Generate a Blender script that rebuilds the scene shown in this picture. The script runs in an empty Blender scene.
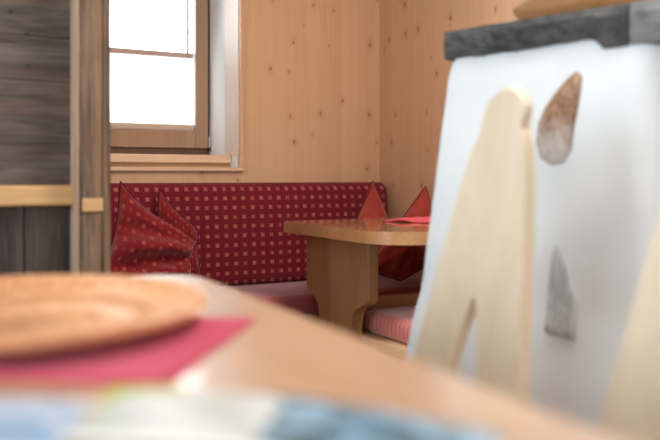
import bpy, bmesh, math, random
from mathutils import Vector, Matrix, noise
random.seed(7)
S = bpy.context.scene
COL = S.collection
PI = math.pi

# ------------------------------------------------------------------ materials
class NT:
    def __init__(s, name):
        s.m = bpy.data.materials.new(name); s.m.use_nodes = True
        s.t = s.m.node_tree; s.b = s.t.nodes['Principled BSDF']; s.out = s.t.nodes['Material Output']
    def n(s, typ, **kw):
        nd = s.t.nodes.new(typ)
        for k, v in kw.items(): setattr(nd, k, v)
        return nd
    def l(s, a, b): s.t.links.new(a, b)
    def put(s, sock, v):
        if hasattr(v, 'is_linked'): s.l(v, sock)
        else: sock.default_value = v
    def math(s, op, a, b=0.0, c=0.0, clamp=False):
        nd = s.n('ShaderNodeMath', operation=op, use_clamp=clamp)
        for i, v in enumerate((a, b, c)): s.put(nd.inputs[i], v)
        return nd.outputs[0]
    def coord(s, kind='Object'):
        return s.n('ShaderNodeTexCoord').outputs[kind]
    def mapping(s, vec, scale=(1, 1, 1), rot=(0, 0, 0), loc=(0, 0, 0)):
        nd = s.n('ShaderNodeMapping'); s.l(vec, nd.inputs[0])
        nd.inputs['Location'].default_value = loc; nd.inputs['Rotation'].default_value = rot; nd.inputs['Scale'].default_value = scale
        return nd.outputs[0]
    def noise(s, vec, scale=1.0, detail=4.0, rough=0.55, dist=0.0):
        nd = s.n('ShaderNodeTexNoise'); s.l(vec, nd.inputs['Vector'])
        nd.inputs['Scale'].default_value = scale; nd.inputs['Detail'].default_value = detail
        nd.inputs['Roughness'].default_value = rough; nd.inputs['Distortion'].default_value = dist
        return nd.outputs['Fac']
    def ramp(s, f, stops):
        nd = s.n('ShaderNodeValToRGB'); cr = nd.color_ramp
        while len(cr.elements) < len(stops): cr.elements.new(0.5)
        for e, (p, c) in zip(cr.elements, stops):
            e.position = p; e.color = (*c, 1) if len(c) == 3 else c
        s.l(f, nd.inputs[0]); return nd.outputs[0]
    def mix(s, f, a, b, blend='MIX'):
        nd = s.n('ShaderNodeMix', data_type='RGBA', blend_type=blend)
        s.put(nd.inputs[0], f)
        for i, v in ((6, a), (7, b)):
            if isinstance(v, tuple): v = (*v, 1) if len(v) == 3 else v
            s.put(nd.inputs[i], v)
        return nd.outputs[2]
    def bump(s, h, strength=.3, dist=.002):
        nd = s.n('ShaderNodeBump'); nd.inputs['Strength'].default_value = strength; nd.inputs['Distance'].default_value = dist
        s.l(h, nd.inputs['Height']); s.l(nd.outputs[0], s.b.inputs['Normal'])
    def done(s, col=None, rough=.5, spec=.5, **kw):
        if col is not None:
            if isinstance(col, tuple): col = (*col, 1)
            s.put(s.b.inputs['Base Color'], col)
        s.put(s.b.inputs['Roughness'], rough)
        s.b.inputs['Specular IOR Level'].default_value = spec
        for k, v in kw.items(): s.b.inputs[k.replace('_', ' ')].default_value = v
        return s.m

def srgb(r, g, b):
    f = lambda c: (c/255/12.92 if c/255 <= .04045 else ((c/255+.055)/1.055)**2.4)
    return (f(r), f(g), f(b))

def wood(name, c_dark, c_mid, c_light, grain='x', rough=.45, fine=120, coat=0.0, spec=.4, bump=.15, streak=9.0, coatr=.12):
    """planed wood: long soft streaks with fine fibre along one axis"""
    k = NT(name); v = k.coord()
    lo, hi = 1.2, 1.0
    sc = {'x': (.8, 9, 9), 'y': (9, .8, 9), 'z': (9, 9, .8)}[grain]
    sf = tuple(fine if q > 1 else 3.0 for q in sc)
    a = k.noise(k.mapping(v, tuple(q*streak/9 for q in sc)), 1.0, 5, .6, .6)
    b = k.noise(k.mapping(v, sf), 1.0, 3, .6)
    col = k.ramp(a, [(.3, c_dark), (.5, c_mid), (.7, c_light)])
    col = k.mix(.35, col, k.ramp(b, [(.3, c_dark), (.7, c_light)]))
    k.bump(b, bump, .001)
    if coat >= 1: k.l(k.b.inputs['Normal'].links[0].from_socket, k.b.inputs['Coat Normal'])
    return k.done(col, rough, spec, Coat_Weight=coat, Coat_Roughness=coatr)

def knotty(name, ax, c1, c2, c3):
    """knotty pine panelling, upright fine grain and scattered small dark knots; ax = horizontal axis of the wall"""
    k = NT(name); v = k.coord()
    sep = k.n('ShaderNodeSeparateXYZ'); k.l(v, sep.inputs[0])
    h, z = sep.outputs[ax], sep.outputs[2]
    cmb = k.n('ShaderNodeCombineXYZ'); k.l(h, cmb.inputs[0]); k.l(z, cmb.inputs[1]); p = cmb.outputs[0]
    wob = k.noise(k.mapping(p, (5, 1.2, 1)), 1, 3, .5)
    fine = k.noise(k.mapping(p, (150, 2.2, 1)), 1, 3, .6)
    band = k.noise(k.mapping(p, (26, .5, 1)), 1, 3, .6, .4)
    board = k.math('FLOOR', k.math('DIVIDE', h, .095))
    wn = k.n('ShaderNodeTexWhiteNoise', noise_dimensions='1D'); k.l(board, wn.inputs['W'])
    tone = k.math('ADD', k.math('MULTIPLY', band, .45), k.math('ADD', k.math('MULTIPLY', fine, .42), k.math('MULTIPLY', wn.outputs[0], .13)))
    col = k.ramp(tone, [(.18, c1), (.5, c2), (.82, c3)])
    vo = k.n('ShaderNodeTexVoronoi', voronoi_dimensions='2D'); k.l(k.mapping(p, (8.5, 6.2, 1), loc=(.3, .1, 0)), vo.inputs['Vector'])
    vo.inputs['Scale'].default_value = 1
    sc = k.n('ShaderNodeSeparateColor'); k.l(vo.outputs['Color'], sc.inputs[0])
    size = k.math('MULTIPLY_ADD', sc.outputs[0], .075, .02)
    keep = k.math('GREATER_THAN', sc.outputs[1], .45)
    d = k.math('ADD', vo.outputs['Distance'], k.math('MULTIPLY', k.math('SUBTRACT', k.noise(k.mapping(p, (60, 60, 1)), 1, 2), .5), .09))
    core = k.math('MULTIPLY', k.math('SUBTRACT', 1.0, k.math('DIVIDE', d, size), clamp=True), keep)
    halo = k.math('MULTIPLY', k.math('SUBTRACT', 1.0, k.math('DIVIDE', d, k.math('MULTIPLY', size, 3.2)), clamp=True), keep)
    col = k.mix(k.math('MULTIPLY', halo, .55), col, srgb(188, 140, 102))
    col = k.mix(k.math('MULTIPLY', core, 1.25, clamp=True), col, srgb(158, 102, 68))
    seam = k.math('LESS_THAN', k.math('ABSOLUTE', k.math('SUBTRACT', k.math('FRACT', k.math('DIVIDE', h, .095)), .5)), .006)
    col = k.mix(k.math('MULTIPLY', seam, .12), col, srgb(110, 60, 34))
    k.bump(fine, .08, .001)
    return k.done(col, .5, .35)

def barn(name, grain, c_dark, c_mid, c_light, warm):
    """old weathered timber: grey-brown, deep fibre, worn warm streaks"""
    k = NT(name); v = k.coord()
    sc = {'x': (1.6, 14, 22), 'z': (22, 14, 1.6)}[grain]
    a = k.noise(k.mapping(v, sc), 1, 6, .65, 1.0)
    b = k.noise(k.mapping(v, tuple(q*6 for q in sc)), 1, 4, .6)
    w = k.noise(k.mapping(v, tuple(q*.7 for q in sc), loc=(3, 1, 2)), 1, 4, .6, .8)
    col = k.ramp(a, [(.32, c_dark), (.5, c_mid), (.72, c_light)])
    col = k.mix(k.math('MULTIPLY', k.math('SUBTRACT', w, .45, clamp=True), 3.2, clamp=True), col, warm)
    col = k.mix(.3, col, k.ramp(b, [(.35, c_dark), (.7, c_light)]))
    k.bump(b, .6, .003)
    return k.done(col, .8, .2)

def fabric(name, base, dark, dot=None, pitch=None, src='Object', axes=(0, 2), dot2=None, sheen=.3, dsize=.22, nscale=60):
    k = NT(name); v = k.coord(src)
    n1 = k.noise(k.mapping(v, (nscale,)*3), 1, 4, .7)
    n2 = k.noise(k.mapping(v, (nscale*7,)*3), 1, 2, .5)
    col = k.mix(n1, dark, base)
    if dot:
        sep = k.n('ShaderNodeSeparateXYZ'); k.l(v, sep.inputs[0])
        a = k.math('DIVIDE', sep.outputs[axes[0]], pitch[0]); b = k.math('DIVIDE', sep.outputs[axes[1]], pitch[1])
        da = k.math('ABSOLUTE', k.math('SUBTRACT', k.math('FRACT', a), .5)); db = k.math('ABSOLUTE', k.math('SUBTRACT', k.math('FRACT', b), .5))
        m = k.math('MAXIMUM', da, db)
        m = k.math('MULTIPLY', k.math('SUBTRACT', dsize+.05, m), 10, clamp=True)
        chk = k.math('ABSOLUTE', k.math('MODULO', k.math('ADD', k.math('FLOOR', a), k.math('FLOOR', b)), 2.0))
        dc = k.mix(chk, dot, dot2 or dot)
        m = k.math('MULTIPLY', m, k.math('MULTIPLY_ADD', n2, .7, .5), clamp=True)
        col = k.mix(m, col, dc)
    k.bump(n2, .35, .0015)
    return k.done(col, .9, .15, Sheen_Weight=sheen, Sheen_Roughness=.45)

M = {}
M['pine_back'] = knotty('knotty pine wall', 0, srgb(196, 154, 120), srgb(211, 172, 136), srgb(219, 184, 150))
M['pine_side'] = knotty('knotty pine side wall', 1, srgb(196, 154, 120), srgb(211, 172, 136), srgb(219, 184, 150))
M['trim'] = wood('light pine trim', srgb(208, 168, 134), srgb(224, 188, 154), srgb(234, 202, 172), 'x', .4)
M['trim_z'] = wood('upright pine trim', srgb(196, 150, 114), srgb(214, 172, 136), srgb(226, 188, 154), 'z', .4)
M['sash'] = wood('brown window wood', srgb(146, 112, 86), srgb(162, 128, 100), srgb(174, 142, 114), 'z', .4)
M['sash_shaded'] = wood('shaded window wood', srgb(88, 62, 46), srgb(104, 76, 58), srgb(118, 88, 70), 'x', .4)  # darker copy of the sash wood, frame shade painted in
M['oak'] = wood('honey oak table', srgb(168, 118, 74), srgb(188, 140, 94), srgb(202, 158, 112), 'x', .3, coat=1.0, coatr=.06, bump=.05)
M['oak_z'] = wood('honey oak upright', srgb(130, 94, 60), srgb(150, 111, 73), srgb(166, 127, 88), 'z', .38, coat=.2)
M['table'] = wood('varnished larch table', srgb(180, 142, 112), srgb(198, 163, 133), srgb(210, 179, 152), 'y', .3, coat=1.0, streak=7, bump=.6, coatr=.2)
M['bench'] = wood('bench wood', srgb(160, 118, 78), srgb(180, 140, 98), srgb(196, 158, 118), 'x', .45)
M['bench_pale'] = wood('pale bench board', srgb(196, 158, 116), srgb(214, 182, 142), srgb(226, 198, 162), 'y', .45)
M['chair'] = wood('pale spruce chair', srgb(200, 187, 160), srgb(212, 201, 178), srgb(220, 211, 192), 'z', .5, spec=.3)
M['bowl'] = wood('turned wooden bowl', srgb(160, 104, 60), srgb(190, 136, 88), srgb(214, 166, 118), 'y', .5)
M['barn_x'] = barn('weathered boards', 'x', srgb(52, 46, 44), srgb(90, 83, 79), srgb(124, 118, 113), srgb(108, 88, 76))
M['barn_z'] = barn('weathered upright boards', 'z', srgb(42, 37, 36), srgb(72, 65, 62), srgb(102, 94, 90), srgb(90, 74, 64))
M['barn_post'] = barn('weathered post', 'z', srgb(48, 38, 33), srgb(104, 86, 74), srgb(150, 130, 114), srgb(166, 130, 100))
M['barn_lit'] = barn('post side painted lit', 'z', srgb(150, 124, 104), srgb(190, 164, 142), srgb(214, 192, 170), srgb(196, 160, 128))  # timber paled to paint in side light on the post
M['ledge'] = wood('planed ledge', srgb(180, 138, 88), srgb(204, 166, 116), srgb(220, 186, 140), 'x', .5)
M['floor'] = wood('floor boards', srgb(126, 84, 52), srgb(150, 104, 68), srgb(168, 122, 84), 'y', .4)

k = NT('white plaster'); v = k.coord()
n_ = k.noise(k.mapping(v, (9, 9, 9)), 1, 5, .55); n2 = k.noise(k.mapping(v, (2, 2, 2)), 1, 3)
k.bump(n_, .25, .006)
M['plaster'] = k.done(k.ramp(n2, [(.3, srgb(212, 222, 228)), (.7, srgb(222, 231, 236))]), .75, .2)
M['white'] = NT('white wall paint').done(srgb(232, 232, 230), .8, .2)
M['ceiling'] = NT('ceiling paint').done(srgb(236, 230, 222), .8, .2)
M['liner'] = wood('pale painted liner', srgb(208, 184, 164), srgb(222, 202, 184), srgb(232, 214, 198), 'z', .55)

def stone(name, c1, c2, c3, sc, bumpd=.006, pale=None):
    k = NT(name); v = k.coord()
    a = k.noise(k.mapping(v, sc), 1, 6, .65, .8); b = k.noise(k.mapping(v, tuple(q*5 for q in sc)), 1, 4, .6)
    k.bump(b, .7, bumpd)
    col = k.mix(.35, k.ramp(a, [(.3, c1), (.5, c2), (.7, c3)]), k.ramp(b, [(.3, c1), (.7, c3)]))
    if pale:      # a quartz vein: paler mineral in one end of the stone
        sep = k.n('ShaderNodeSeparateXYZ'); k.l(v, sep.inputs[0])
        f = k.math('MULTIPLY', k.math('SUBTRACT', k.math('MULTIPLY_ADD', a, .12, pale[0]), sep.outputs[2]), 14, clamp=True)
        col = k.mix(k.math('MULTIPLY', f, .8), col, pale[1])
    return k.done(col, .75, .25)
M['slab'] = stone('dark stone slab', srgb(38, 39, 41), srgb(60, 62, 64), srgb(96, 98, 98), (9, 9, 16))
M['slab_pale'] = stone('grey stone slab', srgb(88, 91, 93), srgb(118, 121, 122), srgb(150, 152, 152), (9, 9, 16))
M['brown_stone'] = stone('brown field stone', srgb(86, 54, 36), srgb(150, 108, 76), srgb(206, 188, 170), (22, 22, 15), pale=(.985, srgb(200, 200, 198)))
M['slate'] = stone('grey slate', srgb(132, 139, 144), srgb(182, 190, 195), srgb(214, 221, 225), (40, 40, 8))

M['dots'] = fabric('red dotted upholstery', srgb(126, 34, 45), srgb(98, 25, 36), srgb(180, 106, 100), (.0405, .0385), dot2=srgb(170, 84, 82), sheen=.12, dsize=.19)
M['pillow_dots'] = fabric('dark red dotted pillow cloth', srgb(150, 38, 42), srgb(104, 22, 28), srgb(172, 84, 74), (.095, .095), 'UV', (0, 1), dot2=srgb(146, 52, 50), dsize=.2, nscale=25)
M['pillow_edge'] = fabric('dark pillow edging', srgb(112, 26, 34), srgb(84, 16, 24), sheen=0)
M['pillow_red'] = fabric('rust red velvet', srgb(182, 74, 62), srgb(138, 48, 44), nscale=45, sheen=.5)
M['pillow_rededge'] = fabric('rust red piping', srgb(140, 54, 48), srgb(104, 34, 32), sheen=0)
M['seat_top'] = fabric('old rose seat velvet', srgb(176, 96, 100), srgb(146, 70, 78), nscale=80, sheen=.5)
k = NT('rose ribbed cushion'); v = k.coord()
sep = k.n('ShaderNodeSeparateXYZ'); k.l(v, sep.inputs[0])
st = k.math('ABSOLUTE', k.math('SUBTRACT', k.math('FRACT', k.math('MULTIPLY', k.math('ADD', sep.outputs[1], k.math('MULTIPLY', sep.outputs[0], 0.5)), 44)), .5))
nn = k.noise(k.mapping(v, (90, 90, 25)), 1, 4, .6)
col = k.mix(k.math('MULTIPLY', k.math('MULTIPLY', st, 2.0), nn), srgb(202, 102, 100), srgb(234, 172, 162))
k.bump(nn, .4, .002)
M['ribbed'] = k.done(col, .9, .15, Sheen_Weight=.5)
M['pink'] = fabric('pink cloth', srgb(200, 84, 112), srgb(186, 68, 98), nscale=150, sheen=.1)
M['coral'] = fabric('coral napkin cloth', srgb(232, 102, 112), srgb(214, 84, 96), nscale=150, sheen=.1)
k = NT('wicker'); v = k.coord()
nn = k.noise(k.mapping(v, (60, 60, 200)), 1, 3)
M['wicker'] = k.done(k.ramp(nn, [(.3, srgb(186, 124, 80)), (.55, srgb(222, 170, 122)), (.8, srgb(240, 206, 166))]), .42, .6, Coat_Weight=.45, Coat_Roughness=.3)
M['blind'] = None
k = NT('pleated blind cloth')
tr = k.n('ShaderNodeBsdfTranslucent'); tr.inputs[0].default_value = (.95, .95, .95, 1)
df = k.n('ShaderNodeBsdfDiffuse'); df.inputs[0].default_value = (.9, .9, .9, 1)
mx = k.n('ShaderNodeMixShader'); mx.inputs[0].default_value = .35; k.l(tr.outputs[0], mx.inputs[1]); k.l(df.outputs[0], mx.inputs[2]); k.l(mx.outputs[0], k.out.inputs[0])
M['blind'] = k.m
M['rail'] = NT('pale blind rail').done(srgb(206, 178, 158), .5)
M['rail_brown'] = NT('brown blind rail').done(srgb(190, 160, 146), .5)
M['grey'] = NT('grey guide').done(srgb(200, 204, 208), .5)
M['metal'] = NT('hinge metal').done(srgb(200, 196, 186), .35, Metallic=.6)
M['black'] = NT('hinge pin').done(srgb(50, 42, 36), .5)
k = NT('window glass')
tr = k.n('ShaderNodeBsdfTransparent'); gl = k.n('ShaderNodeBsdfGlossy'); gl.inputs['Roughness'].default_value = .02
fr = k.n('ShaderNodeFresnel'); fr.inputs[0].default_value = 1.45
mx = k.n('ShaderNodeMixShader'); k.l(fr.outputs[0], mx.inputs[0]); k.l(tr.outputs[0], mx.inputs[1]); k.l(gl.outputs[0], mx.inputs[2]); k.l(mx.outputs[0], k.out.inputs[0])
M['glass'] = k.m

def printed(name, cols, seed, sc=14, rough=.6):
    """glossy printed landscape picture: blotches of sky, snow, meadow and trees"""
    k = NT(name); v = k.coord()
    n_ = k.noise(k.mapping(v, (sc*.7, sc, 1), loc=(seed, seed*.7, 0)), 1, 3, .5, .4)
    st = [(.28+.44*i/(len(cols)-1), srgb(*c)) for i, c in enumerate(cols)]
    return k.done(k.ramp(n_, st), rough, .08)
M['print_sky'] = printed('brochure picture of sky', [(84, 132, 190), (136, 170, 212), (196, 208, 220), (120, 160, 208), (160, 176, 60)], 3.1)
M['print_white'] = printed('brochure page of white paper', [(130, 164, 76), (196, 204, 208), (218, 222, 224), (188, 194, 196), (166, 180, 70)], 7.7, 12)
M['print_meadow'] = printed('brochure picture of mountains', [(150, 196, 236), (48, 66, 50), (160, 196, 228), (62, 84, 54), (34, 44, 42)], 5.3, 16)
M['paper'] = NT('paper edge').done(srgb(244, 244, 242), .6)

# ------------------------------------------------------------------ geometry helpers
def tag(o, label=None, cat=None, group=None, kind=None):
    if label: o['label'] = label
    if cat: o['category'] = cat
    if group: o['group'] = group
    if kind: o['kind'] = kind
    return o

def obj(name, bm, m, parent=None, smooth=False, loc=None):
    bmesh.ops.recalc_face_normals(bm, faces=bm.faces[:])
    me = bpy.data.meshes.new(name); bm.to_mesh(me); bm.free()
    o = bpy.data.objects.new(name, me); COL.objects.link(o)
    for q in (m if isinstance(m, list) else [m]): me.materials.append(q)
    if smooth:
        for p in me.polygons: p.use_smooth = True
    if parent: o.parent = parent
    if loc: o.location = loc
    return o

def empty(name, label, cat, loc=(0, 0, 0), rz=0, group=None):
    o = bpy.data.objects.new(name, None); COL.objects.link(o)
    o.location = loc; o.rotation_euler = (0, 0, rz); o.empty_display_size = .1
    return tag(o, label, cat, group)

def box(bm, x0, x1, y0, y1, z0, z1, bev=0.0, seg=2, mi=0):
    t = bmesh.new()
    bmesh.ops.create_cube(t, size=1)
    for v in t.verts:
        v.co = Vector(((x0+x1)/2+v.co.x*(x1-x0), (y0+y1)/2+v.co.y*(y1-y0), (z0+z1)/2+v.co.z*(z1-z0)))
    if bev: bmesh.ops.bevel(t, geom=t.edges[:], offset=bev, segments=seg, profile=.5, affect='EDGES')
    for f in t.faces: f.material_index = mi
    join(bm, t); return bm

def join(bm, t):
    me = bpy.data.meshes.new('tmp'); t.to_mesh(me); t.free(); bm.from_mesh(me); bpy.data.meshes.remove(me)

def B(*a, **k):
    return box(bmesh.new(), *a, **k)

def prism(pts, place, h0, h1, bev=0.0, seg=2):
    """extrude a closed 2D outline; place(a, b, h) maps to 3D"""
    bm = bmesh.new()
    lo = [bm.verts.new(place(a, b, h0)) for a, b in pts]; hi = [bm.verts.new(place(a, b, h1)) for a, b in pts]
    n = len(pts)
    f0 = bm.faces.new(lo[::-1]); f1 = bm.faces.new(hi)
    for i in range(n): bm.faces.new((lo[i], lo[(i+1) % n], hi[(i+1) % n], hi[i]))
    if bev:
        es = list(f0.edges)+list(f1.edges)
        bmesh.ops.bevel(bm, geom=es, offset=bev, segments=seg, profile=.5, affect='EDGES')
    return bm

def tube(bm, pts, r, n=8, closed=False):
    pts = [Vector(p) for p in pts]; N = len(pts); rings = []
    up = Vector((0, 0, 1))
    for i, p in enumerate(pts):
        if closed: d = pts[(i+1) % N]-pts[i-1]
        else: d = pts[min(i+1, N-1)]-pts[max(i-1, 0)]
        d.normalize()
        a = d.cross(up)
        if a.length < 1e-3: a = d.cross(Vector((1, 0, 0)))
        a.normalize(); b = d.cross(a)
        rr = r[i] if isinstance(r, (list, tuple)) else r
        rings.append([bm.verts.new(p+(a*math.cos(q*2*PI/n)+b*math.sin(q*2*PI/n))*rr) for q in range(n)])
    for i in range(N if closed else N-1):
        A, Bq = rings[i], rings[(i+1) % N]
        for q in range(n): bm.faces.new((A[q], A[(q+1) % n], Bq[(q+1) % n], Bq[q]))
    if not closed:
        bm.faces.new(rings[0][::-1]); bm.faces.new(rings[-1])
    return bm

def lathe(prof, n=48, sx=1, sy=1):
    b = bmesh.new(); rings = []
    for r, z in prof: rings.append([b.verts.new((r*sx*math.cos(a*2*PI/n), r*sy*math.sin(a*2*PI/n), z)) for a in range(n)])
    for a, c in zip(rings, rings[1:]):
        for q in range(n): b.faces.new((a[q], a[(q+1) % n], c[(q+1) % n], c[q]))
    b.faces.new(rings[0][::-1]); b.faces.new(rings[-1]); return b
def rounded(x0, x1, y0, y1, radii, n=8):
    """outline with one radius per corner: (x0,y0) (x1,y0) (x1,y1) (x0,y1)"""
    out = []
    for (cx, cy, r, a0) in ((x0, y0, radii[0], PI), (x1, y0, radii[1], 1.5*PI), (x1, y1, radii[2], 0), (x0, y1, radii[3], .5*PI)):
        if r <= 0: out.append((cx, cy)); continue
        ox = cx+(r if cx == x0 else -r); oy = cy+(r if cy == y0 else -r)
        for i in range(n+1):
            a = a0+i/n*PI/2; out.append((ox+r*math.cos(a), oy+r*math.sin(a)))
    return out

XY = lambda a, b, h: Vector((a, b, h))

def cushion_box(x0, x1, y0, y1, z0, z1, r=.025, puff=.01, nx=24, ny=10):
    """upholstered pad: rounded edges, slightly domed top"""
    bm = bmesh.new()
    box(bm, x0, x1, y0, y1, z0, z1, r, 4)
    for v in bm.verts: pass
    return bm

# ------------------------------------------------------------------ the room
X0, X1, Y0, Y1, ZC = -2.3, 2.015, -2.2, 3.22, 2.4
def wall_holes(axis, a0, a1, t0, t1, z0, z1, holes, bm=None):
    """wall slab spanning a0..a1 along its length with rectangular openings (h0,h1,zb,zt)"""
    bm = bm or bmesh.new()
    def put(p0, p1, q0, q1):
        if p1-p0 < 1e-4 or q1-q0 < 1e-4: return
        if axis == 'x': box(bm, p0, p1, t0, t1, q0, q1)
        else: box(bm, t0, t1, p0, p1, q0, q1)
    cur = a0
    for (h0, h1, zb, zt) in sorted(holes):
        put(cur, h0, z0, z1); put(h0, h1, z0, zb); put(h0, h1, zt, z1); cur = h1
    put(cur, a1, z0, z1)
    return bm

tag(obj('floor', B(X0-.4, X1+.4, Y0-.4, Y1+.45, -.06, 0), M['floor']), 'brown wooden floor of the parlour', 'floor', kind='structure')
tag(obj('ceiling', B(X0-.4, X1+.4, Y0-.4, Y1+.45, ZC, ZC+.06), M['ceiling']), 'pale ceiling over the parlour', 'ceiling', kind='structure')
WH = (.02, 1.306, .956, 2.12)
wb = obj('wall_back', wall_holes('x', X0, X1+.3, Y1+.025, Y1+.42, 0, ZC, [WH]), M['white']); tag(wb, 'thick back wall with knotty pine panelling around the window', 'wall', kind='structure')
obj('panelling', wall_holes('x', X0, X1, Y1, Y1+.025, 0, ZC, [WH]), M['pine_back'], wb)
tag(obj('wall_right', B(X1, X1+.3, Y0, Y1+.025, 0, ZC), M['pine_side']), 'knotty pine wall on the right behind the far table', 'wall', kind='structure')
LH = [(-1.7, -.5, .5, 2.2), (-.2, 1.55, .45, 2.2)]
tag(obj('wall_left', wall_holes('y', Y0, Y1+.4, X0-.3, X0, 0, ZC, LH), M['white']), 'white left wall with two tall windows', 'wall', kind='structure')
FH = [(-1.3, .2, .9, 2.05)]
tag(obj('wall_front', wall_holes('x', X0-.3, X1+.3, Y0-.3, Y0, 0, ZC, FH), M['white']), 'white front wall with an added wide fill window', 'wall', kind='structure')

def plain_window(name, axis, t, h, label):
    h0, h1, zb, zt = h; bm = bmesh.new(); w = .07; g = bmesh.new()
    def put(b, p0, p1, q0, q1, d=.035, bev=.004):
        if axis == 'x': box(b, p0, p1, t-d, t+d, q0, q1, bev)
        else: box(b, t-d, t+d, p0, p1, q0, q1, bev)
    put(bm, h0, h0+w, zb, zt); put(bm, h1-w, h1, zb, zt); put(bm, h0+w, h1-w, zb, zb+w); put(bm, h0+w, h1-w, zt-w, zt)
    mid = (h0+h1)/2; put(bm, mid-w/2, mid+w/2, zb+w, zt-w)
    o = obj(name, bm, M['sash']); tag(o, label, 'window', kind='structure')
    put(g, h0+w, h1-w, zb+w, zt-w, .003, 0)
    obj('pane', g, M['glass'], o)
plain_window('window_2', 'y', X0-.2, LH[0], 'brown framed window in left wall nearer the front')
plain_window('window_3', 'y', X0-.2, LH[1], 'brown framed window in left wall beside the dining table')
plain_window('fill_window', 'x', Y0-.2, FH[0], 'wide brown framed window added in front wall for fill light')  # unseen window, put in to fill the room from the front

# window in the back wall, deep plastered reveal
w1 = empty('window_1', 'brown wooden window with white pleated blind above the red bench', 'window', (0, 0, 0)); w1['kind'] = 'structure'
hx0, hx1 = .02, 1.306
bm = bmesh.new()
box(bm, 1.2955, hx1, 3.60, 3.66, .985, 2.12, .002); box(bm, hx0, hx0+.0105, 3.60, 3.66, .985, 2.12, .002)
box(bm, hx0+.0105, 1.2955, 3.60, 3.66, .985, 1.047, .003); box(bm, hx0+.005, 1.300, 3.652, 3.672, 1.03, 1.075); box(bm, 1.27, 1.300, 3.652, 3.672, 1.03, 2.10); box(bm, hx0+.005, hx0+.05, 3.652, 3.672, 1.03, 2.10); box(bm, hx0+.0105, 1.2955, 3.60, 3.66, 2.06, 2.12, .003)
obj('window_frame', bm, M['sash_shaded'], w1)
bm = bmesh.new()
box(bm, 1.233, 1.2935, 3.585, 3.65, 1.049, 2.058, .004); box(bm, hx0+.013, hx0+.075, 3.585, 3.65, 1.049, 2.058, .004)
box(bm, hx0+.075, 1.233, 3.587, 3.65, 1.049, 1.131, .004); box(bm, hx0+.075, 1.233, 3.587, 3.65, 1.98, 2.058, .004)
obj('sash', bm, M['sash'], w1)
obj('pane', B(hx0+.075, 1.233, 3.632, 3.638, 1.131, 1.98), M['glass'], w1)
bl = empty('blind', None, None); bl.parent = w1
bm = bmesh.new(); px0, px1 = hx0+.085, 1.228; zb, zt = 1.159, 1.474; N = 34
for (ya, yb) in ((3.612, 3.626),):
    rows = []
    for i in range(N+1):
        z = zb+(zt-zb)*i/N; y = ya if i % 2 else yb
        rows.append((bm.verts.new((px0, y, z)), bm.verts.new((px1, y, z))))
    for i in range(N): bm.faces.new((rows[i][0], rows[i][1], rows[i+1][1], rows[i+1][0]))
obj('pleated_cloth', bm, M['blind'], bl)
obj('top_rail', B(px0, px1, 3.606, 3.630, 1.472, 1.496, .003), M['rail_brown'], bl)
obj('bottom_rail', B(px0, px1+.003, 3.606, 3.630, 1.133, 1.160, .003), M['rail'], bl)
obj('guide', B(1.199, 1.211, 3.612, 3.624, 1.496, 1.98, .002), M['grey'], bl)
bm = bmesh.new(); box(bm, 1.294, 1.304, 3.575, 3.60, 1.055, 1.105, .002)
hg = obj('hinge', bm, M['metal'], w1)
obj('hinge_pin', B(1.293, 1.303, 3.573, 3.598, 1.036, 1.053, .002), M['black'], hg)
obj('window_sill', B(hx0, 1.305, 3.315, 3.60, .977, 1.012, .004), M['trim'], w1)
obj('sill_support', B(hx0, 1.305, 3.335, 3.58, .957, .977), M['bench'], w1)
obj('reveal_liner', B(1.300, 1.306, 3.225, 3.386, 1.012, 2.12, .0015), M['liner'], w1)
tag(obj('trim_1', B(hx0, 1.318, 3.198, 3.219, .940, .956, .003), M['trim']), 'narrow pine trim strip under the window sill', 'trim', kind='structure')
tag(obj('trim_2', B(1.303, 1.318, 3.206, 3.219, .957, 2.14, .003), M['trim_z']), 'narrow upright pine trim beside the window', 'trim', kind='structure')

# ------------------------------------------------------------------ corner bench along the back wall
BX0, BX1 = -.75, 2.005
bench = empty('corner_bench', 'long built-in bench with red dotted upholstered back along the back wall', 'bench', (0, 0, 0))
bm = bmesh.new(); box(bm, BX0, BX1, 2.735, 2.765, .06, .392, .003); box(bm, BX0, BX1, 2.765, 3.215, .36, .392); box(bm, BX0, BX0+.03, 2.765, 3.215, .0, .36); box(bm, BX1-.03, BX1, 2.765, 3.215, .0, .36); box(bm, BX0+.03, BX1-.03, 2.79, 2.82, 0, .1)
obj('bench_base', bm, M['bench'], bench)
def seat_pad(x0, x1):
    prof = rounded(2.695, 3.085, .392, .468, (.02, .012, .012, .028), 5)
    b = bmesh.new(); n = 60; rings = []
    for i in range(n+1):
        t = i/n; x = x0+(x1-x0)*(.5-.5*math.cos(PI*t)); e = min(x-x0, x1-x); s = 0 if e > .02 else (.02-e)
        ring = []
        for (y, z) in prof:
            dz = .010*math.sin(PI*(y-2.695)/.39)*(1 if z > .44 else 0)+.002*noise.noise(Vector((x*6, y*6, z)))
            ring.append(b.verts.new((x, y+(s*.5 if y < 2.8 else 0), z+dz-(s*.5 if z > .44 else 0))))
        rings.append(ring)
    m = len(prof)
    for i in range(n):
        for q in range(m): b.faces.new((rings[i][q], rings[i][(q+1) % m], rings[i+1][(q+1) % m], rings[i+1][q]))
    b.faces.new(rings[0]); b.faces.new(rings[-1][::-1])
    return b
for a, c in ((BX0+.01, BX1-.012),): obj('seat_cushion', seat_pad(a, c), M['seat_top'], bench, True)
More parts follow.
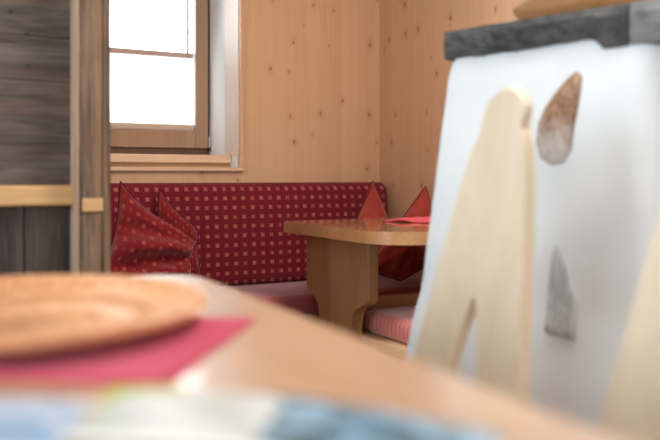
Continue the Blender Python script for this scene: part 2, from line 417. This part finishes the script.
def back_pad(x0, x1, r0, r1):
    # side profile (y, z): front leans back a little, generous roll at the top
    pr = [(3.085, .47), (3.083, .50), (3.088, .62), (3.098, .75), (3.108, .83), (3.116, .862), (3.128, .880), (3.146, .890), (3.170, .892), (3.19, .886), (3.203, .87), (3.206, .84), (3.206, .47)]
    b = bmesh.new(); n = 40; rings = []
    for i in range(n+1):
        t = i/n; x = x0+(x1-x0)*t; x = x0+(x1-x0)*(.5-.5*math.cos(PI*t)); e, rr = min((x-x0, r0), (x1-x, r1)); k_ = max(0, 1-e/rr)
        inset = rr*.9*(1-math.sqrt(max(0, 1-k_*k_)))
        ring = []
        for (y, z) in pr:
            yy = y+(inset if y < 3.15 else -inset*.0); zz = z-(inset*.8 if z > .8 else 0)
            yy += .004*noise.noise(Vector((x*3, z*4, 1)))*(1 if y < 3.15 else 0)
            ring.append(b.verts.new((x, yy, zz)))
        rings.append(ring)
    m = len(pr)
    for i in range(n):
        for q in range(m): b.faces.new((rings[i][q], rings[i][(q+1) % m], rings[i+1][(q+1) % m], rings[i+1][q]))
    b.faces.new(rings[0]); b.faces.new(rings[-1][::-1])
    return b
# ends get finer rings
for a, c, r0, r1 in ((BX0+.005, 1.2869, .02, .0015), (1.287, 1.994, .0015, .018)): obj('backrest', back_pad(a, c, r0, r1), M['dots'], bench, True)

# ------------------------------------------------------------------ pillows
def pillow(name, corners, thick, m, medge, label, group, seed=0, wr=.012, pinch=.10, face=None, N=26, fold=None):
    """corners: four world points (bl, br, tr, tl); puffed on both sides of their surface"""
    P = [Vector(c) for c in corners]; c0 = sum(P, Vector())/4
    lowest = min(p.z for p in P); base = Vector((c0.x, c0.y, lowest))
    root = empty(name, label, 'pillow', base, 0, group)
    nrm = (P[1]-P[0]).cross(P[3]-P[0])+(P[2]-P[1]).cross(P[0]-P[1]); nrm = -(P[1]-P[0]).cross(P[3]-P[0]).normalized() if False else ((P[2]-P[0]).cross(P[3]-P[1])).normalized()
    def surf(u, v):
        uu = u*(1-pinch*(1-v*v)*u*u); vv = v*(1-pinch*(1-u*u)*v*v)
        a, b = (uu+1)/2, (vv+1)/2
        return P[0]*(1-a)*(1-b)+P[1]*a*(1-b)+P[2]*a*b+P[3]*(1-a)*b
    def th(u, v): return thick*((1-u*u)*(1-v*v))**.42
    bm = bmesh.new(); uvl = bm.loops.layers.uv.new('UVMap'); idx = {}
    for s in (1, -1):
        for i in range(N+1):
            for j in range(N+1):
                u, v = -1+2*i/N, -1+2*j/N
                u = math.sin(u*PI/2)*.35+u*.65; v = math.sin(v*PI/2)*.35+v*.65
                edge = i in (0, N) or j in (0, N)
                if edge and s == -1: idx[(s, i, j)] = idx[(1, i, j)]; continue
                p = surf(u, v); t = th(u, v)
                if fold: t, dp = fold(u, v, t); p = p+dp
                q = Vector((u*2.2+seed, v*2.2-seed, s*3.0))
                w = 0 if edge else (noise.noise(q)*1.0+noise.noise(q*2.3)*.55+noise.noise(q*5)*.2)*wr*min(1, t/thick*1.6)
                idx[(s, i, j)] = (bm.verts.new(p+nrm*s*(t+w)-base), (u+1)/2, (v+1)/2)
        for i in range(N):
            for j in range(N):
                vs = [idx[(s, i, j)], idx[(s, i+1, j)], idx[(s, i+1, j+1)], idx[(s, i, j+1)]]
                if s < 0: vs = vs[::-1]
                try: f = bm.faces.new([q[0] for q in vs])
                except ValueError: continue
                for lp, q in zip(f.loops, vs): lp[uvl].uv = (q[1], q[2])
    zmin = min(v.co.z for v in bm.verts)
    obj('cover', bm, m, root, True)
    loop = []
    K = 20
    for (a, b_) in (((-1, -1), (1, -1)), ((1, -1), (1, 1)), ((1, 1), (-1, 1)), ((-1, 1), (-1, -1))):
        for i in range(K):
            t = i/K; u = a[0]+(b_[0]-a[0])*t; v = a[1]+(b_[1]-a[1])*t
            p = surf(u, v)
            if fold: p = p+fold(u, v, 0)[1]
            loop.append(p-base)
    obj('piping', tube(bmesh.new(), loop, .0045, 6, True), medge, root, True)
    return root

# two dotted pillows slumped at the left of the bench
def foldA(u, v, t):
    # soft: the free corner stands up as an ear, the body below sags in slanting folds
    r = max(0., 1-abs(u))**.5*max(0., 1-abs(v))**.5
    w = math.sin((v*1.0-u*.35)*8.5+.6)
    return t*(1+.18*w*(1 if v < .55 else .2)), Vector((0, -.022*w*r*(1 if v < .5 else .25), 0))
pillow('scatter_pillow', [(.59, 2.845, .50), (.97, 2.82, .50), (.988, 2.855, .676), (.716, 2.91, .900)], .078, M['pillow_dots'], M['pillow_edge'],
       'dark red dotted pillow in front at the left end of the bench, corner pointing up', 'dotted pillows on the bench', 1.3, .020, .17, fold=foldA)
def foldB(u, v, t):
    return t, Vector((0, -.012*math.sin((u+v)*6)*max(0., 1-abs(u))*max(0., 1-abs(v)), 0))
pillow('scatter_pillow', [(.85, 3.02, .50), (1.055, 2.985, .50), (1.042, 3.01, .71), (.903, 3.06, .872)], .042, M['pillow_dots'], M['pillow_edge'],
       'dark red dotted pillow tucked behind the front one against the backrest', 'dotted pillows on the bench', 4.1, .016, .11, fold=foldB)
# two plain rust pillows in the corner
pillow('scatter_pillow', [(1.80, 2.96, .485), (1.99, 2.965, .57), (1.880, 3.06, .895), (1.645, 2.975, .57)], .052, M['pillow_red'], M['pillow_rededge'],
       'plain rust red pillow leaning on the right end of the red backrest', 'plain red pillows in the corner', 8.2, .014, .07)
pillow('scatter_pillow', [(1.84, 2.775, .487), (1.995, 2.69, .58), (1.978, 2.79, .876), (1.69, 2.83, .53)], .042, M['pillow_red'], M['pillow_rededge'],
       'plain rust red pillow leaning on the pine wall right of the corner', 'plain red pillows in the corner', 2.7, .016, .03)

# ------------------------------------------------------------------ far table
ft = empty('dining_table', 'honey coloured wooden table with rounded corners and panel leg before the red bench', 'table', (1.6, 2.32, 0))
def loc(bm, o):
    for v in bm.verts: v.co -= o.location
    return bm
top = prism(rounded(1.242, 2.0, 1.945, 2.665, (.15, .02, .02, .03), 10), XY, .716, .755, .018, 6)
obj('tabletop', loc(top, ft), M['oak'], ft)
prof = [(2.12, .716), (2.12, .535), (2.126, .522), (2.145, .517), (2.175, .511), (2.20, .499), (2.217, .478), (2.226, .447), (2.23, .40), (2.232, .07)]
prof = prof+[(4.665-y, z) for y, z in prof[::-1]]
YZ = lambda a, b, h: Vector((h, a, b))
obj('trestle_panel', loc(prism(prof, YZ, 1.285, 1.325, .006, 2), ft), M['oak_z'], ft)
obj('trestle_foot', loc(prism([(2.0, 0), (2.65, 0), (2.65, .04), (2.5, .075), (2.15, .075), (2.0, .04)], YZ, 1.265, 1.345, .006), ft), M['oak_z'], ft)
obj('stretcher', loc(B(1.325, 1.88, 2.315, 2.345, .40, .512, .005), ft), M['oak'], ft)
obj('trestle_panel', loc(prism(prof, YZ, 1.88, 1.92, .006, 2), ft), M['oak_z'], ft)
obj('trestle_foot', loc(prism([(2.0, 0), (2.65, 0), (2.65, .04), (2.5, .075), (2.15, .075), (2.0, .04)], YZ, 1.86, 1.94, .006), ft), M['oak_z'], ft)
# coral napkin lying on it
def cloth(name, pts, z, m, label, cat, n=18, amp=.003, th=.003):
    P = [Vector((*p, z)) for p in pts]; bm = bmesh.new(); g = {}
    for s in (0, 1):
        for i in range(n+1):
            for j in range(n+1):
                a, b = i/n, j/n; p = P[0]*(1-a)*(1-b)+P[1]*a*(1-b)+P[2]*a*b+P[3]*(1-a)*b
                h = amp*max(0, noise.noise(Vector((p.x*14, p.y*14, z)))+.15)
                g[s, i, j] = bm.verts.new((p.x, p.y, z+.0005+s*(th)+(h if s else h*.6)))
        for i in range(n):
            for j in range(n): bm.faces.new((g[s, i, j], g[s, i+1, j], g[s, i+1, j+1], g[s, i, j+1]))
    for i in range(n):
        bm.faces.new((g[0, i, 0], g[0, i+1, 0], g[1, i+1, 0], g[1, i, 0])); bm.faces.new((g[0, i, n], g[0, i+1, n], g[1, i+1, n], g[1, i, n]))
        bm.faces.new((g[0, 0, i], g[0, 0, i+1], g[1, 0, i+1], g[1, 0, i])); bm.faces.new((g[0, n, i], g[0, n, i+1], g[1, n, i+1], g[1, n, i]))
    c = sum(P, Vector())/4
    for v in bm.verts: v.co -= c
    o = obj(name, bm, m, None, True, c); return tag(o, label, cat)
cloth('napkin', [(1.55, 2.44), (1.65, 2.20), (1.90, 2.30), (1.80, 2.54)], .755, M['coral'], 'coral pink napkin lying on the far honey coloured table', 'napkin', amp=.012, th=.006)

# ------------------------------------------------------------------ bench pushed under the far table
sb = empty('cushioned_bench', 'small wooden bench with ribbed rose cushion pushed under the far table', 'bench', (1.62, 2.1, 0))
obj('seat_board', loc(B(1.335, 1.90, 1.86, 2.312, .374, .400, .006), sb), M['bench_pale'], sb)
bm = bmesh.new(); box(bm, 1.372, 1.89, 1.885, 2.305, .400, .474, .026, 4)
for v in bm.verts:
    if v.co.z > .46: v.co.z += .008*math.sin(PI*(v.co.y-1.885)/.42)
obj('cushion', loc(bm, sb), M['ribbed'], sb, True)
for x in (1.38, 1.855):
    for y in (1.90, 2.27): obj('leg', loc(B(x-.02, x+.02, y-.02, y+.02, 0, .374, .004), sb), M['bench_pale'], sb)

# ------------------------------------------------------------------ masonry stove
T = Vector((-.282, .959, 0)); Nn = Vector((-.959, -.282, 0)); E_ = -Nn
NL = Vector((1.226, 1.0, 0)); LEN = .478; WID = .74
st = empty('masonry_stove', 'white plastered masonry stove with dark stone slab top beside the chairs', 'stove', (1.5, 1.35, 0))
def stove_off(z):
    tab = [(0, .085), (.3, .085), (.42, .080), (.50, .074), (.55, .067), (.605, .059), (.67, .046), (1.13, .005), (1.165, .001), (1.185, -.012), (1.2, -.014)]
    for (a, oa), (b, ob) in zip(tab, tab[1:]):
        if z <= b: return oa+(ob-oa)*(z-a)/(b-a)
    return tab[-1][1]
def stove_pt(s, e, z): return NL+T*s+E_*e+Vector((0, 0, z))
bm = bmesh.new(); rings = []
for i in range(41):
    z = 1.2*i/40; o_ = stove_off(z)
    if z > 1.1:
        pass
    out = rounded(-o_, WID, -o_, LEN+o_, (.07, .02, .02, .022), 6)   # (e, s): left-near, right-near, right-far, left-far
    ring = []
    # subdivide the long straight left face for gentle hand-plastered waviness
    pts = []
    for q, (e, s) in enumerate(out):
        e2, s2 = out[(q+1) % len(out)]; L = math.hypot(e2-e, s2-s); k_ = max(1, int(L/.05))
        for j in range(k_): pts.append((e+(e2-e)*j/k_, s+(s2-s)*j/k_))
    rings.append(pts)
m = min(len(r) for r in rings)
def resample(pts, n):
    L = [0]
    for a, b in zip(pts, pts[1:]+pts[:1]): L.append(L[-1]+math.hypot(b[0]-a[0], b[1]-a[1]))
    out = []; q = 0
    for i in range(n):
        t = L[-1]*i/n
        while L[q+1] < t: q += 1
        a, b = pts[q], pts[(q+1) % len(pts)]; f = (t-L[q])/max(1e-9, L[q+1]-L[q])
        out.append((a[0]+(b[0]-a[0])*f, a[1]+(b[1]-a[1])*f))
    return out
# fixed-count rings: corners always hit by the same index
def ring_at(z):
    o_ = stove_off(z); out = rounded(-o_, WID, -o_, LEN+o_, (.07, .02, .02, .022), 6); pts = []
    for q, (e, s) in enumerate(out):
        e2, s2 = out[(q+1) % len(out)]; k_ = 12 if q % 7 == 6 else 1
        for j in range(k_): pts.append((e+(e2-e)*j/k_, s+(s2-s)*j/k_))
    return pts
R = []
zs = [1.2*i/40 for i in range(41)]
for z in zs:
    ring = []
    for (e, s) in ring_at(z):
        w = .004*noise.noise(Vector((e*5, s*5, z*5)))+.002*noise.noise(Vector((e*14, s*14, z*14)))
        p = stove_pt(s, e, z); ring.append(bm.verts.new(p+Nn*w*(1 if z < 1.15 else 0)-st.location))
    R.append(ring)
m = len(R[0])
for a, b in zip(R, R[1:]):
    for q in range(m): bm.faces.new((a[q], a[(q+1) % m], b[(q+1) % m], b[q]))
bm.faces.new(R[0][::-1]); bm.faces.new(R[-1])
obj('stove_body', bm, M['plaster'], st, True)
def slab(s0, s1, zb, zt, e0, e1, seed, chip=.008):
    b = bmesh.new(); ns, ne, nz = 26, 18, 4; V = {}
    def P(i, j, q):
        s = s0+(s1-s0)*i/ns; e = e0+(e1-e0)*j/ne; z0 = zb(s) if callable(zb) else zb; z = z0+(zt-z0)*q/nz
        nv = Vector((s*17+seed, e*17, z*25))
        d = (noise.noise(nv)+.6*noise.noise(nv*2.7))*chip
        if j == 0: e += d-.004*(1 if q in (0, nz) else 0)*-1
        if j == ne: e -= abs(d)
        if i == ns: s += d*.7
        if q == nz: z += d*.35
        if q == 0: z += d*.45
        return stove_pt(s, e, z)-st.location
    def g(i, j, q):
        if (i, j, q) not in V: V[i, j, q] = b.verts.new(P(i, j, q))
        return V[i, j, q]
    for i in range(ns):
        for j in range(ne):
            for q in (0, nz): b.faces.new((g(i, j, q), g(i+1, j, q), g(i+1, j+1, q), g(i, j+1, q)))
    for i in range(ns):
        for q in range(nz):
            for j in (0, ne): b.faces.new((g(i, j, q), g(i+1, j, q), g(i+1, j, q+1), g(i, j, q+1)))
    for j in range(ne):
        for q in range(nz):
            for i in (0, ns): b.faces.new((g(i, j, q), g(i, j+1, q), g(i, j+1, q+1), g(i, j, q+1)))
    return b
def zb_main(s): return 1.164 if s < .112 else (1.164+(s-.112)/.012*.022 if s < .124 else 1.186-.004*(s-.124)/.35)
obj('stove_slab', slab(.055, LEN+.004, zb_main, 1.245, -.006, WID+.005, 2.0), M['slab'], st)
o = obj('stove_slab', slab(-.05, .053, 1.166, 1.246, -.002, WID+.005, 9.0), M['slab_pale'], st); o['label'] = 'lighter grey stone slab'
def inset(name, pts, m, seed, rise=.006):
    """stone showing through the plaster; pts are (s, z) on the left face"""
    b = bmesh.new(); n = len(pts); cs = sum(p[0] for p in pts)/n; cz = sum(p[1] for p in pts)/n; rings = []
    for f, h in ((1.0, -.012), (1.0, rise*.3), (.9, rise*.8), (.7, rise), (.4, rise*1.1), (.15, rise)):
        ring = []
        for q, (s, z) in enumerate(pts):
            ss, zz = cs+(s-cs)*f, cz+(z-cz)*f
            hh = h+(.003*noise.noise(Vector((ss*60+seed, zz*60, 0))) if h > 0 else 0)
            ring.append(b.verts.new(stove_pt(ss, -stove_off(zz), zz)+Nn*hh-st.location))
        rings.append(ring)
    for a, c in zip(rings, rings[1:]):
        for q in range(n): b.faces.new((a[q], a[(q+1) % n], c[(q+1) % n], c[q]))
    b.faces.new(rings[-1]); b.faces.new(rings[0][::-1])
    return obj(name, b, m, st, True)
BROWN_STONE = [(0.1575, 1.1263), (0.1464, 1.1134), (0.1473, 1.0879), (0.1518, 1.0489), (0.1584, 1.01), (0.1607, 0.9708), (0.1788, 0.9456), (0.2026, 0.9419), (0.2279, 0.9562), (0.2386, 0.9889), (0.2361, 1.0274), (0.222, 1.0591), (0.201, 1.086), (0.1782, 1.1102)]
SLATE = [(0.186, 0.7865), (0.1748, 0.7775), (0.1626, 0.7474), (0.1503, 0.7101), (0.1301, 0.6781), (0.1324, 0.642), (0.1326, 0.6063), (0.1556, 0.6087), (0.1877, 0.6118), (0.1989, 0.618), (0.1983, 0.6452), (0.1968, 0.6998), (0.1934, 0.7606)]
o = inset('inset_stone', BROWN_STONE, M['brown_stone'], 1, .012); o['label'] = 'brown field stone showing through the plaster'
o = inset('inset_stone', SLATE, M['slate'], 5, .006); o['label'] = 'grey slate showing through the plaster'

# wooden bowl lying on the slab
bw = obj('wooden_bowl', lathe([(.10, 0), (.135, .004), (.175, .018), (.205, .040), (.222, .064), (.226, .074), (.219, .078), (.208, .070), (.18, .045), (.13, .022), (.06, .016)], 56), M['bowl'], None, True, (1.47, 1.33, 1.2475))
tag(bw, 'brown wooden bowl standing on the dark stone slab of the stove', 'bowl')

# ------------------------------------------------------------------ carved chairs
def make_chair(label):
    # origin on the floor below the back board's centre line; back leans towards +x, seat towards -x
    t = empty('wooden_chair', label, 'chair', (0, 0, 0), 0, 'carved chairs along the near table')
    lean = .2
    k_ = 1.118
    def place(a, b, h):      # a = along y, b = z, h = thickness behind the front face
        return Vector(((b-.62)*lean+h, a, b))
    half = [(.0, 1.066), (.014, 1.063), (.026, 1.058), (.040, 1.048), (.049, 1.032), (.050, 1.018), (.046, 1.006), (.045, .999), (.054, .990), (.060, .978), (.065, .960), (.073, .932), (.084, .880), (.095, .822), (.107, .755), (.116, .70), (.129, .625), (.138, .565), (.141, .52), (.138, .47)]
    slot = [(.062, .47), (.045, .54), (.036, .615), (.019, .68), (.007, .725), (0, .738)]
    right = half+slot
    pts = right+[(-a, z) for a, z in right[::-1] if a > 0]
    # order: apex of head, down right edge, slot up, slot down left, left edge up
    obj('back_board', prism(pts, place, 0, .022, .004, 2), M['chair'], t)
    seat = prism(rounded(-.385, .0, -.19, .19, (.06, .03, .03, .06), 6), XY, .438, .470, .006)
    obj('seat', seat, M['chair'], t)
    for (x, y) in ((-.33, .14), (-.33, -.14), (-.05, .13), (-.05, -.13)):
        dx = -.03 if x < -.2 else .035; dy = .03 if y > 0 else -.03
        obj('leg', tube(bmesh.new(), [(x, y, .44), (x+dx*.5, y+dy*.5, .22), (x+dx, y+dy, 0)], [.02, .018, .014], 10), M['chair'], t)
    return t
c1 = make_chair('pale wooden chair with forked back board, before the stove and nearest the red bench')
c1.location = (.79, 1.014, 0)
c2 = c1.copy(); COL.objects.link(c2); c2.location = (.79, 1.014-.415, 0)
c2['label'] = 'pale wooden chair cut off by the right edge of the photo, beside the near table'
for ch in c1.children:
    d = ch.copy(); COL.objects.link(d); d.parent = c2

# ------------------------------------------------------------------ weathered room divider
rd = empty('room_divider', 'dark weathered timber partition of old boards with post, left of the red bench', 'partition', (.1, 1.99, 0))
DX0 = -.42
def boards(edges, horizontal, a0, a1, seed):
    b = bmesh.new()
    for i, (p, q) in enumerate(zip(edges, edges[1:])):
        j = .003*noise.noise(Vector((i*3.3, seed, 0)))
        if horizontal: box(b, a0, a1, 1.992+j, 2.022, p+.0006, q-.0006, .002)
        else: box(b, p+.001, q-.001, 1.992+j, 2.022, a0, a1, .003)
    for v in b.verts:
        if v.co.y < 2.0: v.co.y += .002*noise.noise(Vector((v.co.x*9, v.co.z*9, seed)))
    return b
obj('upper_boards', loc(boards([.895, 1.1455, 1.250, 1.40, 1.56, 1.70, 1.86, 2.02, 2.15], True, DX0, .372, 1), rd), M['barn_x'], rd)
obj('lower_boards', loc(boards([-.42, -.27, -.11, .06, .1655+.1, .372], False, .02, .852, 2), rd), M['barn_z'], rd)
obj('backing', loc(B(DX0, .372, 2.021, 2.035, .02, 2.15), rd), M['barn_z'], rd)
obj('ledge', loc(B(DX0, .378, 1.955, 2.03, .850, .8985, .006), rd), M['ledge'], rd)
bm = B(.372, .427, 1.90, 2.05, 0, 2.15, .005)
obj('post', loc(bm, rd), M['barn_post'], rd)
obj('lit_side_strip', loc(B(.3695, .3718, 1.898, 1.990, 0, 2.15, .001), rd), M['barn_lit'], rd)  # pale strip painting window light onto the post's left face
obj('batten', loc(B(.4275, .444, 1.896, 2.05, 0, 2.15, .004), rd), M['barn_post'], rd)
obj('post', loc(B(DX0-.07, DX0, 1.90, 2.05, 0, 2.15, .005), rd), M['barn_post'], rd)
for x, z in ((.271, 1.255), (.273, 1.179), (.236, 1.304), (.10, 1.25), (.05, 1.18)):
    b = lathe([(.0035, 0), (.0035, .004), (.002, .006)], 10); b.transform(Matrix.Rotation(PI/2, 4, 'X'))
    for v in b.verts: v.co += Vector((x, 1.993, z))
    obj('nail', loc(b, rd), M['black'], rd)
bm = B(.379, .4265, 1.894, 1.899, .838, .868, .001)
obj('tenon', loc(bm, rd), M['ledge'], rd)

# ------------------------------------------------------------------ near table with its things
nt = empty('dining_table', 'near varnished wooden table under the basket and brochures', 'table', (0, .55, 0), math.radians(-2.5))
obj('tabletop', loc(prism(rounded(-.50, .419, -.25, 1.37, (.05, .05, .09, .05), 10), XY, .712, .750, .008, 3), nt), M['table'], nt)
bm = bmesh.new(); box(bm, -.40, .34, -.15, -.12, .62, .712, .003); box(bm, -.40, .34, 1.24, 1.27, .62, .712, .003); box(bm, -.40, -.37, -.12, 1.24, .62, .712, .003); box(bm, .31, .34, -.12, 1.24, .62, .712, .003)
obj('apron', loc(bm, nt), M['table'], nt)
for x in (-.40, .28):
    for y in (-.15, 1.21): obj('leg', loc(B(x, x+.06, y, y+.06, 0, .62, .006), nt), M['table'], nt)

cloth('placemat', [(.193, .630), (.372, .868), (.089, 1.081), (-.090, .843)], .750, M['pink'], 'pink cloth placemat under the wicker basket on the near table', 'placemat', amp=.0015, th=.002)

bk = empty('wicker_basket', 'round shallow wicker basket on the pink placemat', 'basket', (.103, .948, .7535))
def wicker_wall():
    b = bmesh.new(); ns = 84
    prof = [(0, .150), (.25, .178), (.5, .197), (.75, .209), (1, .216)]
    def rad(t):
        for (a, ra), (c, rc) in zip(prof, prof[1:]):
            if t <= c: return ra+(rc-ra)*(t-a)/(c-a)
        return prof[-1][1]
    H_ = .021
    for q in range(ns):
        a = 2*PI*q/ns
        tube(b, [(rad(t)*math.cos(a), rad(t)*math.sin(a), .005+t*H_) for t in (0, .25, .5, .75, 1)], .0056, 6)
    rows = 7
    for r in range(rows):
        t = (r+.5)/rows; z = .004+t*H_; n = ns*4; ph = PI*(r % 2)
        pts = []
        for i in range(n):
            a = 2*PI*i/n; rr = rad(t)+.0034*math.cos(a*ns/2+ph)
            pts.append((rr*math.cos(a), rr*math.sin(a), z))
        tube(b, pts, .0026, 6, True)
    return b
obj('woven_wall', wicker_wall(), M['wicker'], bk, True)
b = bmesh.new()
for r in [.006+.0058*i for i in range(25)]:
    n = max(12, int(r*320)); tube(b, [(r*math.cos(2*PI*i/n), r*math.sin(2*PI*i/n), .004+.0006*math.sin(i*PI)) for i in range(n)], .0033, 6, True)
for q in range(56):
    a = 2*PI*q/56; r_ = .05 if q % 2 else .02
    tube(b, [(r_*math.cos(a), r_*math.sin(a), .0075), (.1*math.cos(a), .1*math.sin(a), .0075), (.15*math.cos(a), .15*math.sin(a), .0075)], [.0022, .0035, .0045], 6)
obj('woven_base', b, M['wicker'], bk, True)
b = bmesh.new()
for ph in (0, 2*PI/3, 4*PI/3):
    n = 180; tube(b, [((.217+.0042*math.cos(i*2*PI*30/n+ph))*math.cos(2*PI*i/n), (.217+.0042*math.cos(i*2*PI*30/n+ph))*math.sin(2*PI*i/n),   .0240+.0042*math.sin(i*2*PI*30/n+ph)) for i in range(n)], .0042, 6, True)
obj('rim', b, M['wicker'], bk, True)

def brochure(name, c, ang, w, h, mat, z, label, group='brochures on the near table', bow=.004):
    """folded printed leaflet: cover with a slight bow and its paper body"""
    root = empty(name, label, 'brochure', (c[0], c[1], z), ang, group)
    b = bmesh.new(); n = 12; g = {}
    f = lambda x: bow*(1-(2*x/w)**2)
    for i in range(n+1):
        x = -w/2+w*i/n
        for j, y in enumerate((-h/2, h/2)): g[i, j] = b.verts.new((x, y, .0031+f(x)))
    t = {}
    for i in range(n+1):
        x = -w/2+w*i/n
        for j, y in enumerate((-h/2, h/2)): t[i, j] = b.verts.new((x, y, .0035+f(x)))
    for i in range(n):
        b.faces.new((t[i, 0], t[i+1, 0], t[i+1, 1], t[i, 1])); b.faces.new((g[i, 0], g[i+1, 0], g[i+1, 1], g[i, 1]))
        for j in (0, 1): b.faces.new((g[i, j], g[i+1, j], t[i+1, j], t[i, j]))
    for i in (0, n): b.faces.new((g[i, 0], g[i, 1], t[i, 1], t[i, 0]))
    obj('cover', b, mat, root)
    b = bmesh.new(); g = {}; t = {}
    for i in range(n+1):
        x = -w/2+w*i/n
        for j, y in enumerate((-h/2, h/2)):
            g[i, j] = b.verts.new((x, y, .0002+f(x)*.0)); t[i, j] = b.verts.new((x, y, .003+f(x)))
    for i in range(n):
        b.faces.new((t[i, 0], t[i+1, 0], t[i+1, 1], t[i, 1])); b.faces.new((g[i, 0], g[i+1, 0], g[i+1, 1], g[i, 1]))
        for j in (0, 1): b.faces.new((g[i, j], g[i+1, j], t[i+1, j], t[i, j]))
    for i in (0, n): b.faces.new((g[i, 0], g[i, 1], t[i, 1], t[i, 0]))
    obj('pages', b, M['paper'], root)
    return root
brochure('brochure', (.245, .455), math.radians(-60), .21, .105, M['print_meadow'], .7502, 'brochure with dark green and pale blue mountain picture, nearest the table edge')
M['print_lime'] = printed('brochure picture of a spring meadow', [(150, 166, 44), (176, 186, 64), (140, 160, 50)], 1.3)
brochure('brochure', (.166, .603), math.radians(-30), .06, .05, M['print_lime'], .7502, 'small yellow green brochure peeking out behind the white one', bow=.001)
brochure('brochure', (.168, .520), math.radians(-36), .12, .10, M['print_white'], .7552, 'mostly white brochure between the green one and the pale blue one')
brochure('brochure', (.03, .565), math.radians(-24), .148, .15, M['print_sky'], .7502, 'pale blue brochure with a sky picture, before the pink placemat')

# ------------------------------------------------------------------ light
W = bpy.data.worlds.new('overcast sky'); S.world = W; W.use_nodes = True
bg = W.node_tree.nodes['Background']; bg.inputs[0].default_value = (.86, .945, 1.0, 1); bg.inputs[1].default_value = 5.0
def portal(name, loc_, rot, sx, sy):
    L = bpy.data.lights.new(name, 'AREA'); L.shape = 'RECTANGLE'; L.size = sx; L.size_y = sy; L.energy = 1
    L.cycles.is_portal = True
    o = bpy.data.objects.new(name, L); COL.objects.link(o); o.location = loc_; o.rotation_euler = rot
for q, h in enumerate(LH):
    portal('daylight', (X0-.28, (h[0]+h[1])/2, (h[2]+h[3])/2), (PI/2, 0, -PI/2), h[1]-h[0], h[3]-h[2])
h = FH[0]; portal('daylight', ((h[0]+h[1])/2, Y0-.28, (h[2]+h[3])/2), (PI/2, 0, 0), h[1]-h[0], h[3]-h[2])
portal('daylight', ((hx0+hx1)/2, 3.69, 1.55), (PI/2, 0, PI), 1.28, 1.1)

lamp = empty('fill_lamp', 'unseen ceiling lamp added for fill light', 'lamp', (1.20, 1.10, ZC-.0005))  # unseen lamp, added to brighten the pine walls
k = NT('fill lamp glow'); k.done((1, 1, 1), .5, Emission_Color=(1, .95, .88, 1), Emission_Strength=25.0)
obj('fill_lamp_base', lathe([(.05, -.03), (.26, -.03), (.27, -.02), (.27, 0), (.05, 0)]), M['white'], lamp, True)
obj('fill_lamp_shade', lathe([(.02, -.085), (.15, -.078), (.22, -.06), (.25, -.04), (.25, -.031), (.02, -.031)]), k.m, lamp, True)

# ------------------------------------------------------------------ camera
cam = bpy.data.cameras.new('camera'); co = bpy.data.objects.new('camera', cam); COL.objects.link(co)
co.location = (0, 0, .92); co.rotation_euler = (PI/2, 0, -math.radians(28.5))
cam.sensor_width = 36; cam.lens = 800/660*36; cam.shift_y = -44/660
cam.clip_start = .02
cam.dof.use_dof = True; cam.dof.focus_distance = 3.0; cam.dof.aperture_fstop = 1.95; cam.dof.aperture_blades = 0
S.camera = co
S.view_settings.view_transform = 'Standard'; S.view_settings.look = 'None'; S.view_settings.exposure = 1.08; S.view_settings.gamma = 1
S.cycles.use_denoising = True; S.cycles.max_bounces = 10; S.cycles.diffuse_bounces = 6; S.cycles.sample_clamp_indirect = 8
S.cycles.caustics_reflective = False; S.cycles.caustics_refractive = False
